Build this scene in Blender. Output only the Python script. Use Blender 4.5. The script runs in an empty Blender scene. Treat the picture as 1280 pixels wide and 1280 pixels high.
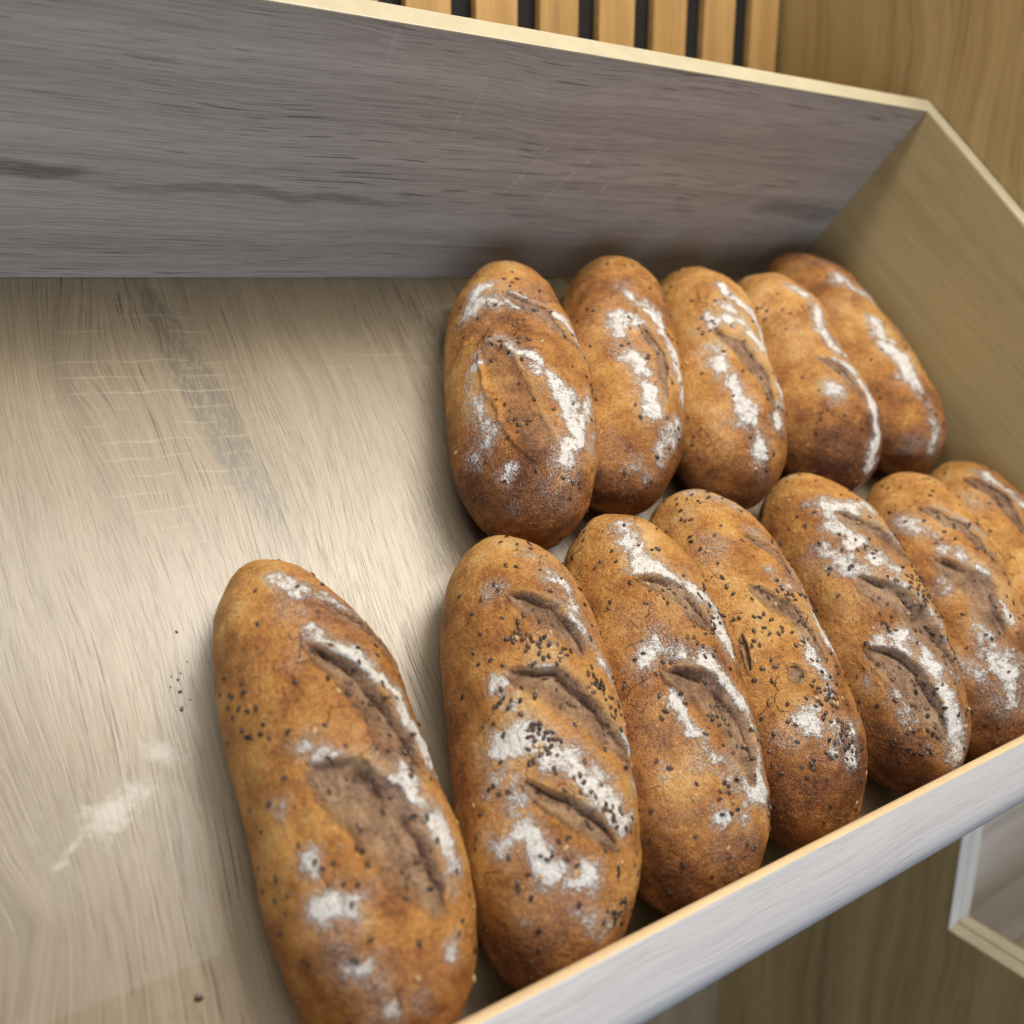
import bpy, math, random, json
import numpy as np
from mathutils import Matrix, Vector

# ------------------------------------------------------------------ scene, camera, light
sc = bpy.context.scene
C = sc.collection
D = 0.72                      # camera to the back edge of the tray bottom, along the floor
ZC = 1.35                     # height of the camera, and of that back edge
SL = math.radians(45.5)       # how steeply the tray is tilted

cam_d = bpy.data.cameras.new('camera'); cam = bpy.data.objects.new('camera', cam_d); C.objects.link(cam)
cam_d.sensor_width = 36; cam_d.lens = 36 * 1100 / 1280
cam_d.clip_start = 0.02; cam_d.clip_end = 30
right = Vector((.8397, -.5431, 0)).normalized(); fwd = Vector((.5248, .8118, -.2566)).normalized()
up = right.cross(fwd).normalized(); right = fwd.cross(up).normalized()
cam.matrix_world = Matrix(((right.x, up.x, -fwd.x, 0), (right.y, up.y, -fwd.y, 0), (right.z, up.z, -fwd.z, ZC), (0, 0, 0, 1)))
cam_d.dof.use_dof = True; cam_d.dof.focus_distance = 0.585; cam_d.dof.aperture_fstop = 4.0
sc.camera = cam

sc.view_settings.view_transform = 'Standard'; sc.view_settings.look = 'None'
sc.view_settings.exposure = 0; sc.view_settings.gamma = 1; sc.view_settings.use_curve_mapping = False
sc.cycles.use_denoising = True; sc.cycles.max_bounces = 8

world = bpy.data.worlds.new('World'); sc.world = world; world.use_nodes = True
wn = world.node_tree.nodes; bg = wn['Background']
bg.inputs['Color'].default_value = (1.0, .93, .84, 1); bg.inputs['Strength'].default_value = 0.06

def area(name, loc, target, sx, sy, power, col, spread=180):
    l = bpy.data.lights.new(name, 'AREA'); l.shape = 'RECTANGLE'; l.size = sx; l.size_y = sy
    l.energy = power; l.color = col; l.spread = math.radians(spread)
    o = bpy.data.objects.new(name, l); C.objects.link(o); o.location = loc
    o.rotation_euler = (Vector(target) - Vector(loc)).to_track_quat('-Z', 'Y').to_euler()
    return o
area('ceiling_strip_lamp', (.15, .02, ZC + 1.25), (.25, .5, ZC - .2), 1.3, .24, 15, (1, .95, .88))
area('ceiling_panel_lamp', (1.05, -.35, ZC + 1.55), (.5, .5, ZC - .1), 1.1, .9, 43, (1, .91, .77))
area('front_fill_light', (-.3, -1.5, ZC + 1.2), (.3, .5, ZC - .1), 1.0, .6, 8, (1, .93, .82))  # added fill, no visible source; lifts the board below the back panel
area('shop_window', (-1.0, -1.6, ZC - 1.1), (.3, .7, ZC), 2.2, 1.2, 37, (.72, .84, 1))

# ------------------------------------------------------------------ node helpers
def mat(name):
    m = bpy.data.materials.new(name); m.use_nodes = True
    nt = m.node_tree; nt.nodes.clear()
    return m, NB(nt)
class NB:
    def __init__(s, nt): s.nt = nt
    def n(s, t, **kw):
        o = s.nt.nodes.new(t)
        for k, v in kw.items(): setattr(o, k, v)
        return o
    def put(s, sock, v):
        if isinstance(v, bpy.types.NodeSocket): s.nt.links.new(v, sock)
        elif isinstance(v, (tuple, list)) and len(v) == 3 and sock.type == 'RGBA': sock.default_value = (*v, 1)
        else: sock.default_value = v
    def math(s, op, a, b=0.0, c=None, clamp=False):
        o = s.n('ShaderNodeMath', operation=op, use_clamp=clamp); s.put(o.inputs[0], a); s.put(o.inputs[1], b)
        if c is not None: s.put(o.inputs[2], c)
        return o.outputs[0]
    def mul(s, a, b): return s.math('MULTIPLY', a, b)
    def add(s, a, b): return s.math('ADD', a, b)
    def sub(s, a, b): return s.math('SUBTRACT', a, b)
    def rng(s, v, a, b, lo=0.0, hi=1.0, smooth=True):
        o = s.n('ShaderNodeMapRange'); o.interpolation_type = 'SMOOTHSTEP' if smooth else 'LINEAR'
        s.put(o.inputs[0], v); s.put(o.inputs[1], a); s.put(o.inputs[2], b); s.put(o.inputs[3], lo); s.put(o.inputs[4], hi)
        return o.outputs[0]
    def mix(s, f, a, b, mode='MIX'):
        o = s.n('ShaderNodeMix', data_type='RGBA', blend_type=mode)
        s.put(o.inputs[0], f); s.put(o.inputs[6], a); s.put(o.inputs[7], b)
        return o.outputs[2]
    def noise(s, vec, scale, detail=2.0, rough=.5, dist=0.0):
        o = s.n('ShaderNodeTexNoise'); s.put(o.inputs['Vector'], vec); s.put(o.inputs['Scale'], scale)
        s.put(o.inputs['Detail'], detail); s.put(o.inputs['Roughness'], rough); s.put(o.inputs['Distortion'], dist)
        return o.outputs['Fac']
    def vor(s, vec, scale, feature='F1', out='Distance', rnd=1.0):
        o = s.n('ShaderNodeTexVoronoi', feature=feature); s.put(o.inputs['Vector'], vec); s.put(o.inputs['Scale'], scale)
        s.put(o.inputs['Randomness'], rnd)
        return o.outputs[out]
    def mapping(s, vec, scale=(1, 1, 1), loc=(0, 0, 0), rot=(0, 0, 0)):
        o = s.n('ShaderNodeMapping'); s.put(o.inputs['Vector'], vec)
        o.inputs['Scale'].default_value = scale; o.inputs['Location'].default_value = loc; o.inputs['Rotation'].default_value = rot
        return o.outputs[0]
    def ramp(s, f, stops):
        o = s.n('ShaderNodeValToRGB'); e = o.color_ramp.elements
        while len(e) < len(stops): e.new(.5)
        for el, (p, c) in zip(e, stops): el.position = p; el.color = (*c, 1)
        s.put(o.inputs[0], f); return o.outputs[0]
    def finish(s, col, rough, height=None, bdist=.001, bstr=1.0, spec=.5, sss=None, coat=None):
        p = s.n('ShaderNodeBsdfPrincipled'); s.put(p.inputs['Base Color'], col); s.put(p.inputs['Roughness'], rough)
        s.put(p.inputs['Specular IOR Level'], spec)
        if coat: s.put(p.inputs['Coat Weight'], coat[0]); s.put(p.inputs['Coat Roughness'], coat[1])
        if sss: p.inputs['Subsurface Weight'].default_value = sss; p.inputs['Subsurface Scale'].default_value = .002
        if height is not None:
            b = s.n('ShaderNodeBump'); b.inputs['Strength'].default_value = bstr; b.inputs['Distance'].default_value = bdist
            s.put(b.inputs['Height'], height); s.put(p.inputs['Normal'], b.outputs[0])
        o = s.n('ShaderNodeOutputMaterial'); s.nt.links.new(p.outputs[0], o.inputs[0])

def wood(name, along, cross, light, mid, dark, rough=.42, seed=0.0, pore=1.0, broad=1.0, saw=0.0, warp=1.0,
         extra=None, coat=None, lean=0.0, spec=.5, bump=.6, knots=(), finec=.0):
    """Laminate or solid wood; 'along' and 'cross' are the object axes of the grain."""
    m, b = mat(name)
    tc = b.n('ShaderNodeTexCoord').outputs['Object']
    sx = b.n('ShaderNodeSeparateXYZ'); b.put(sx.inputs[0], tc)
    ax = {'x': sx.outputs[0], 'y': sx.outputs[1], 'z': sx.outputs[2]}
    A, X = ax[along], ax[cross]
    X = b.add(X, b.mul(A, lean))
    def cv(sa, sxx, z=0.0, a=A, x=X):
        o = b.n('ShaderNodeCombineXYZ'); b.put(o.inputs[0], b.mul(a, sa)); b.put(o.inputs[1], b.mul(x, sxx)); b.put(o.inputs[2], z + seed)
        return o.outputs[0]
    w = b.mul(b.sub(b.noise(cv(3.0, 5.0, 3.1), 1, 2), .5), .055 * warp)
    w2 = b.mul(b.sub(b.noise(cv(9, 18, 9.1), 1, 1), .5), .006 * warp)
    XW = b.add(b.add(X, w), w2)
    for ka, kx, ra, rx, k in knots:
        g = blob(b, (A, X), ka, kx, ra, rx); XW = b.add(XW, b.mul(b.mul(g, g), k))
    tone = b.noise(cv(.8, 30, 0, x=XW), 1, 3, .6)
    fine = b.noise(cv(6, 560, 5, x=XW), 1, 3, .7)
    rings = b.math('SINE', b.mul(XW, 330))
    pores = b.noise(cv(20, 950, 11, x=XW), 1, 1, .5); pores2 = b.noise(cv(40, 2000, 17, x=XW), 1, 1, .5)
    pmask = b.rng(b.noise(cv(3, 14, 21, x=XW), 1, 2), .38, .62)
    pl = b.math('MAXIMUM', b.mul(b.rng(pores, .63, .72), b.add(b.mul(pmask, .8), .2)), b.mul(b.rng(pores2, .60, .72), .45))
    hair = b.noise(cv(30, 1800, 31, x=XW), 1, 1, .5)
    t = b.add(b.add(b.mul(tone, .62 * broad), .31 * (1 - broad)), b.add(b.mul(fine, .30 + finec), .04 - finec / 2))
    t = b.add(t, b.mul(rings, .015))
    t = b.add(t, b.mul(b.sub(hair, .5), .30))
    col = b.ramp(t, [(.30, dark), (.50, mid), (.68, light)])
    col = b.mix(b.math('MULTIPLY', pl, .55 * pore, clamp=True), col, tuple(c * .42 for c in dark))
    if saw:
        sm = b.rng(b.noise(cv(6, 9, 41), 1, 2), .50, .68)
        lines = b.rng(b.noise(cv(150, 9, 51), 1, 2, .6), .60, .72)
        col = b.mix(b.mul(b.mul(sm, lines), saw), col, tuple(min(1, c * 1.35) for c in light))
    h = b.add(b.mul(pl, -.7), b.mul(hair, .5)); h = b.add(h, b.mul(fine, .5))
    rr = b.add(rough, b.mul(fine, .12))
    if extra: col, rr, h = extra(b, sx.outputs, tc, col, rr, h, cv, XW)
    b.finish(col, rr, h, .0005, bump, spec, coat=coat)
    return m

def plain(name, col, rough, nscale=60, amt=.12):
    m, b = mat(name)
    tc = b.n('ShaderNodeTexCoord').outputs['Object']
    n = b.noise(tc, nscale, 3)
    c = b.mix(b.rng(n, .3, .7), tuple(x * (1 - amt) for x in col), tuple(min(1, x * (1 + amt)) for x in col))
    b.finish(c, rough, n, .0004, .4)
    return m

def blob(b, o, cx, cy, rx, ry, ang=0.0):
    """1 at the centre of an ellipse on the board, 0 on its rim"""
    dx, dy = b.sub(o[0], cx), b.sub(o[1], cy); c, s = math.cos(ang), math.sin(ang)
    u = b.mul(b.add(b.mul(dx, c), b.mul(dy, s)), 1 / rx); v = b.mul(b.sub(b.mul(dy, c), b.mul(dx, s)), 1 / ry)
    return b.math('SUBTRACT', 1, b.math('SQRT', b.add(b.mul(u, u), b.mul(v, v))), clamp=True)

# ------------------------------------------------------------------ materials
def bottom_extra(b, o, tc, col, rr, h, cv, XW):
    x, y = o[0], o[1]
    # dark heart-wood streak in the decor, broken by fine pale pores
    wob = b.mul(b.sub(b.noise(cv(14, 10, 71), 1, 2), .5), .012)
    lens = blob(b, (b.add(x, wob), y), .1545, -.115, .0175, .138, math.radians(11.5))
    brk = b.noise(cv(120, 420, 77), 1, 2, .6)
    st = b.mul(b.rng(lens, .0, .30), b.rng(brk, .40, .58, .40, 1.0))
    col = b.mix(b.mul(st, .62), col, (.085, .078, .062))
    lens2 = blob(b, (b.add(x, wob), y), .372, -.12, .018, .15, math.radians(14))
    col = b.mix(b.mul(b.mul(b.rng(lens2, 0, .6), b.rng(brk, .35, .6)), .6), col, (.10, .085, .055))
    lens3 = blob(b, (b.add(x, b.mul(wob, 2)), y), .075, -.09, .028, .05, 0)
    col = b.mix(b.mul(b.mul(b.rng(lens3, 0, .9), b.rng(brk, .3, .6)), .38), col, (.12, .10, .07))
    # smear of flour and a faint paler grey rectangle
    fn = b.noise(tc, 260, 4, .7); fb = b.noise(tc, 60, 3, .6)
    fl = blob(b, o, .046, -.378, .030, .018, .5)
    fl = b.math('MAXIMUM', fl, b.mul(blob(b, o, .073, -.355, .022, .012, -.6), .8))
    fl = b.math('MAXIMUM', fl, b.mul(blob(b, o, .022, -.392, .02, .006, .7), .8))
    fl = b.mul(b.rng(b.add(b.mul(fl, 1.0), b.add(b.mul(b.sub(fn, .5), .9), b.mul(b.sub(fb, .5), 1.2))), .25, .95), b.rng(fl, 0, .15))
    rx = b.mul(b.rng(x, -.02, -.015), b.rng(x, .0790, .0802, 1, 0)); ry = b.mul(b.rng(y, -.4655, -.4640), b.rng(y, -.40, -.33, 1, 0))
    rect = b.mul(b.mul(rx, ry), b.rng(fb, .2, .6, .5, 1))
    col = b.mix(b.mul(rect, .24), col, (.36, .345, .34))
    col = b.mix(b.mul(fl, .58), col, (.70, .69, .66))
    sy = b.math('ABSOLUTE', b.sub(b.math('FRACT', b.add(b.mul(y, 74), b.add(b.mul(b.noise(cv(3, 25, 93), 1, 1), 1.1), b.mul(x, 2.0)))), .5))
    sm = b.math('MAXIMUM', b.mul(blob(b, o, .125, -.11, .085, .15), 1.0), b.mul(blob(b, o, .30, -.09, .10, .05), .5))
    smk = b.mul(b.mul(b.rng(sy, .40, .49), b.rng(sm, 0, .55)), b.rng(b.noise(cv(60, 22, 95), 1, 2, .6), .40, .62))
    col = b.mix(b.mul(smk, .24), col, (.50, .45, .36))
    dust = b.rng(b.noise(tc, 900, 2, .5), .70, .78)
    col = b.mix(b.mul(dust, .25), col, (.7, .68, .62))
    rr = b.add(rr, b.mul(fl, .3))
    return col, rr, h
def back_extra(b, o, tc, col, rr, h, cv, XW):
    x, z = o[0], o[2]
    br = b.noise(cv(60, 500, 81), 1, 2, .6)
    wz = b.add(z, b.mul(b.sub(b.noise(cv(12, 6, 83), 1, 2), .5), .03))
    def st(cx, cz, rx, rz, k, col):
        bl = blob(b, (x, wz), cx, cz, rx, rz)
        return b.mix(b.mul(b.mul(b.rng(bl, 0, .5), b.rng(br, .3, .6, .45, 1)), k), col, (.085, .08, .075))
    col = st(.05, .092, .07, .008, .75, col)
    col = st(.22, .083, .16, .006, .45, col)
    col = st(.78, .098, .10, .012, .55, col)
    # diagonal scuffs
    u = b.add(x, b.mul(z, -.45))
    sc_ = b.rng(b.math('ABSOLUTE', b.sub(b.math('FRACT', b.add(b.mul(u, 21), b.mul(b.noise(cv(30, 6, 88), 1, 1), .5))), .5)), .46, .5)
    ms = blob(b, (x, z), .47, .115, .12, .045)
    col = b.mix(b.mul(b.mul(sc_, b.rng(ms, 0, .5)), b.rng(br, .4, .6, .05, .5)), col, (.6, .58, .52))
    return col, rr, h

M = {}
M['bottom'] = wood('laminate_oak_bottom', 'y', 'x', (.300, .245, .168), (.238, .190, .125), (.145, .113, .073), spec=.75, rough=.27, bump=.4, finec=.16, knots=((-.085, .075, .13, .06, .022), (-.42, .005, .14, .06, -.024), (-.12, .24, .18, .06, -.014)), seed=2.7, saw=.3, extra=bottom_extra, warp=.7, broad=.42, pore=1.7)
M['back'] = wood('laminate_oak_back_cool_lit', 'x', 'z', (.46, .42, .385), (.37, .335, .305), (.24, .215, .195), rough=.45, seed=8.3, saw=.12, extra=back_extra, warp=.5, pore=1.9, broad=.6, finec=.15)  # same oak laminate as the bottom, cool light put into its grey
M['side'] = wood('laminate_oak_side_warm_lit', 'y', 'z', (.43, .335, .165), (.36, .275, .13), (.26, .19, .085), rough=.45, seed=14.2, pore=.5)  # same oak laminate again, warm bounced light put into its gold
M['partition'] = wood('laminate_oak_partition', 'z', 'y', (.38, .265, .115), (.30, .205, .085), (.18, .115, .045), rough=.42, seed=21.5, pore=.7, broad=1.25, warp=1.5)
M['slat'] = wood('oak_slat', 'z', 'x', (.56, .36, .14), (.45, .265, .09), (.28, .15, .045), rough=.5, seed=31.1, warp=.6)
M['lip'] = wood('bleached_ash_lip', 'x', 'y', (.44, .455, .50), (.40, .41, .45), (.32, .325, .36), rough=.36, seed=44.4, pore=.10, broad=.7, warp=.5)
M['lipedge'] = wood('raw_ash_edge', 'x', 'z', (.70, .55, .34), (.64, .48, .28), (.5, .36, .2), rough=.5, seed=47, pore=.3)
M['band'] = plain('cream_edge_band', (.46, .41, .29), .38, 40, .05)
M['whiteband'] = plain('white_edge_band', (.68, .69, .68), .38, 40, .04)
M['felt'] = plain('black_felt', (.008, .007, .007), .95)
M['rear'] = wood('laminate_rear', 'z', 'x', (.42, .34, .23), (.34, .27, .18), (.24, .18, .11), rough=.5, seed=61)
M['grey'] = wood('laminate_grey_lower', 'x', 'z', (.62, .58, .54), (.50, .46, .43), (.34, .31, .28), rough=.5, seed=55)

def crust_common(b):
    tc = b.n('ShaderNodeTexCoord').outputs['Object']
    oi = b.n('ShaderNodeObjectInfo')
    rnd = b.n('ShaderNodeAttribute', attribute_name='tone').outputs['Fac']
    off = b.n('ShaderNodeCombineXYZ'); b.put(off.inputs[0], b.mul(rnd, 3.1)); b.put(off.inputs[1], b.mul(rnd, 7.7)); b.put(off.inputs[2], b.mul(rnd, 1.3))
    va = b.n('ShaderNodeVectorMath', operation='ADD'); b.put(va.inputs[0], tc); b.put(va.inputs[1], off.outputs[0])
    return va.outputs[0], rnd
def flour_mask(b, v):
    F = b.n('ShaderNodeAttribute', attribute_name='flour').outputs['Fac']
    a = b.noise(v, 55, 3, .6); c = b.noise(v, 210, 4, .75); d = b.noise(v, 950, 2, .6)
    t = b.add(F, b.add(b.mul(b.sub(a, .5), .55), b.add(b.mul(b.sub(c, .5), 1.75), b.mul(b.sub(d, .5), 1.1))))
    core = b.mul(b.rng(t, .42, .92), b.rng(F, .02, .25))
    veil = b.mul(b.mul(b.rng(F, .03, .7), b.rng(d, .49, .58)), .55)
    grains = b.mul(b.rng(b.noise(v, 1300, 1, .5), .62, .68), b.add(.10, b.mul(F, 1.2)))
    return b.math('MAXIMUM', b.mul(core, b.rng(d, .34, .5, .74, 1)), b.math('MAXIMUM', veil, b.math('MINIMUM', b.mul(grains, .75), .8))), core, c, d

def crust_material(slash=False):
    m, b = mat('bread_slash_crumb' if slash else 'bread_crust'); v, rnd = crust_common(b)
    lo = b.noise(v, 14, 3, .6); md = b.noise(v, 48, 4, .65); hi = b.noise(v, 330, 3, .7); vh = b.noise(v, 1300, 2, .65)
    bake_shade = b.n('ShaderNodeAttribute', attribute_name='bake_shade').outputs['Fac']
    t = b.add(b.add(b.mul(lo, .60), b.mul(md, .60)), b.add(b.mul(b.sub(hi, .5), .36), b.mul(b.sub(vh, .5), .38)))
    t = b.sub(b.sub(t, .045), b.mul(b.sub(bake_shade, .5), .72))
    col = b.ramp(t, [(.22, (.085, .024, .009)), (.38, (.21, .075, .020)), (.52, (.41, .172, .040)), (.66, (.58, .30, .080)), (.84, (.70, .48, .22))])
    fleck = b.vor(v, 260); fm = b.noise(v, 120, 2)          # bran
    fk = b.mul(b.rng(fleck, .12, .24, 1, 0), b.rng(fm, .48, .58))
    col = b.mix(b.mul(fk, .75), col, (.05, .022, .012))
    pale = b.mul(b.rng(b.vor(v, 480), .10, .26, 1, 0), b.rng(b.noise(v, 90, 2), .46, .60))
    col = b.mix(b.mul(pale, .5), col, (.68, .50, .28))
    wv = b.n('ShaderNodeVectorMath', operation='ADD'); b.put(wv.inputs[0], v)       # hairline cracks in patches
    nn = b.n('ShaderNodeTexNoise'); b.put(nn.inputs['Vector'], v); nn.inputs['Scale'].default_value = 90; nn.inputs['Detail'].default_value = 3
    sc2 = b.n('ShaderNodeVectorMath', operation='SCALE'); b.put(sc2.inputs[0], nn.outputs['Color']); sc2.inputs['Scale'].default_value = .012
    b.put(wv.inputs[1], sc2.outputs[0])
    ce = b.vor(wv.outputs[0], 42, 'DISTANCE_TO_EDGE')
    ck = b.mul(b.rng(ce, .0, .016, 1, 0), b.rng(b.noise(v, 22, 2), .57, .63))
    col = b.mix(b.mul(ck, .8), col, (.06, .022, .010))
    h = b.add(b.add(b.mul(md, 1.2), b.mul(hi, 1.9)), b.mul(vh, .9))
    h = b.add(b.add(h, b.mul(ck, -1.5)), b.mul(pale, .35))
    rough = b.add(.46, b.mul(b.sub(hi, .5), .3))
    if slash:
        st = b.noise(b.mapping(v, (1, .35, 1)), 230, 3, .7); cn = b.noise(v, 420, 3, .7)
        inner = b.n('ShaderNodeAttribute', attribute_name='inner').outputs['Fac']
        op = b.n('ShaderNodeAttribute', attribute_name='opened').outputs['Fac']
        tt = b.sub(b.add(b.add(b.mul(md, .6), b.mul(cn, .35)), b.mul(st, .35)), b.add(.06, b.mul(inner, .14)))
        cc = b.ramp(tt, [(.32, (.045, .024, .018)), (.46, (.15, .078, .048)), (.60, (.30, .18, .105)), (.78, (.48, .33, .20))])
        pits = b.mul(b.rng(b.vor(b.mapping(v, (1, .55, 1)), 190), .10, .32, 1, 0), b.rng(b.noise(v, 80, 2), .46, .58))
        cc = b.mix(b.mul(pits, .8), cc, (.035, .02, .015))
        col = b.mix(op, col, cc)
        h = b.add(h, b.mul(op, b.add(b.add(b.mul(cn, 1.2), b.mul(st, 1.6)), b.mul(pits, -2.0))))
        rough = b.add(rough, b.mul(op, .3))
    ridge = b.n('ShaderNodeAttribute', attribute_name='raised').outputs['Fac']
    col = b.mix(b.mul(ridge, .55), col, (.50, .29, .12))
    fl, core, c, d = flour_mask(b, v)
    col = b.mix(fl, col, (.80, .785, .765))
    h = b.add(h, b.mul(core, b.add(.35, b.mul(c, 1.7))))
    rough = b.add(rough, b.mul(fl, .45))
    b.finish(col, rough, h, .0012, 1.0, .30)
    return m
def seed_material(name, c0, c1):
    m, b = mat(name)
    tc = b.n('ShaderNodeTexCoord').outputs['Object']
    n = b.noise(tc, 130, 1); n2 = b.noise(tc, 1300, 2)
    col = b.mix(b.rng(n, .35, .65), c0, c1); col = b.mix(b.rng(n2, .64, .72), col, (.6, .56, .5))
    b.finish(col, .38, n2, .0002, .5, .5)
    return m
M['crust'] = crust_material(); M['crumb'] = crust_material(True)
M['seed'] = seed_material('dark_linseed', (.020, .011, .008), (.085, .042, .022))
M['paleseed'] = seed_material('pale_sesame', (.36, .22, .10), (.50, .34, .17))

# ------------------------------------------------------------------ object helpers
def tag(o, label=None, cat=None, group=None, kind=None):
    if label: o['label'] = label
    if cat: o['category'] = cat
    if group: o['group'] = group
    if kind: o['kind'] = kind
    return o
def empty(name, mw):
    o = bpy.data.objects.new(name, None); C.objects.link(o); o.matrix_world = mw; o.empty_display_size = .05
    return o
def bevel_box(name, lo, hi, m, parent=None, bev=.0008, seg=2, segs_x=1):
    import bmesh
    bm = bmesh.new(); bmesh.ops.create_cube(bm, size=1)
    for v in bm.verts:
        for k in range(3): v.co[k] = lo[k] if v.co[k] < 0 else hi[k]
    if bev: bmesh.ops.bevel(bm, geom=list(bm.edges), offset=bev, segments=seg, affect='EDGES', profile=.5)
    me = bpy.data.meshes.new(name); bm.to_mesh(me); bm.free()
    for p in me.polygons: p.use_smooth = False
    me.materials.append(m); o = bpy.data.objects.new(name, me); C.objects.link(o)
    if parent: o.parent = parent
    return o
def extrude_profile(name, prof, x0, x1, m, parent=None, smooth=True, edge_m=None, edge_test=None):
    """closed (y,z) outline swept along x"""
    n = len(prof); vs = [(x0, y, z) for y, z in prof] + [(x1, y, z) for y, z in prof]
    fs = [(i, (i + 1) % n, n + (i + 1) % n, n + i) for i in range(n)] + [tuple(range(n))[::-1], tuple(range(n, 2 * n))]
    me = bpy.data.meshes.new(name); me.from_pydata(vs, [], fs); me.materials.append(m)
    if edge_m:
        me.materials.append(edge_m)
        for i in range(n):
            yc = (prof[i][0] + prof[(i + 1) % n][0]) / 2; zc = (prof[i][1] + prof[(i + 1) % n][1]) / 2
            if edge_test(yc, zc): me.polygons[i].material_index = 1
    me.polygons.foreach_set('use_smooth', [smooth] * n + [False, False])
    me.update(); o = bpy.data.objects.new(name, me); C.objects.link(o)
    if parent: o.parent = parent
    return o

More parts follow.
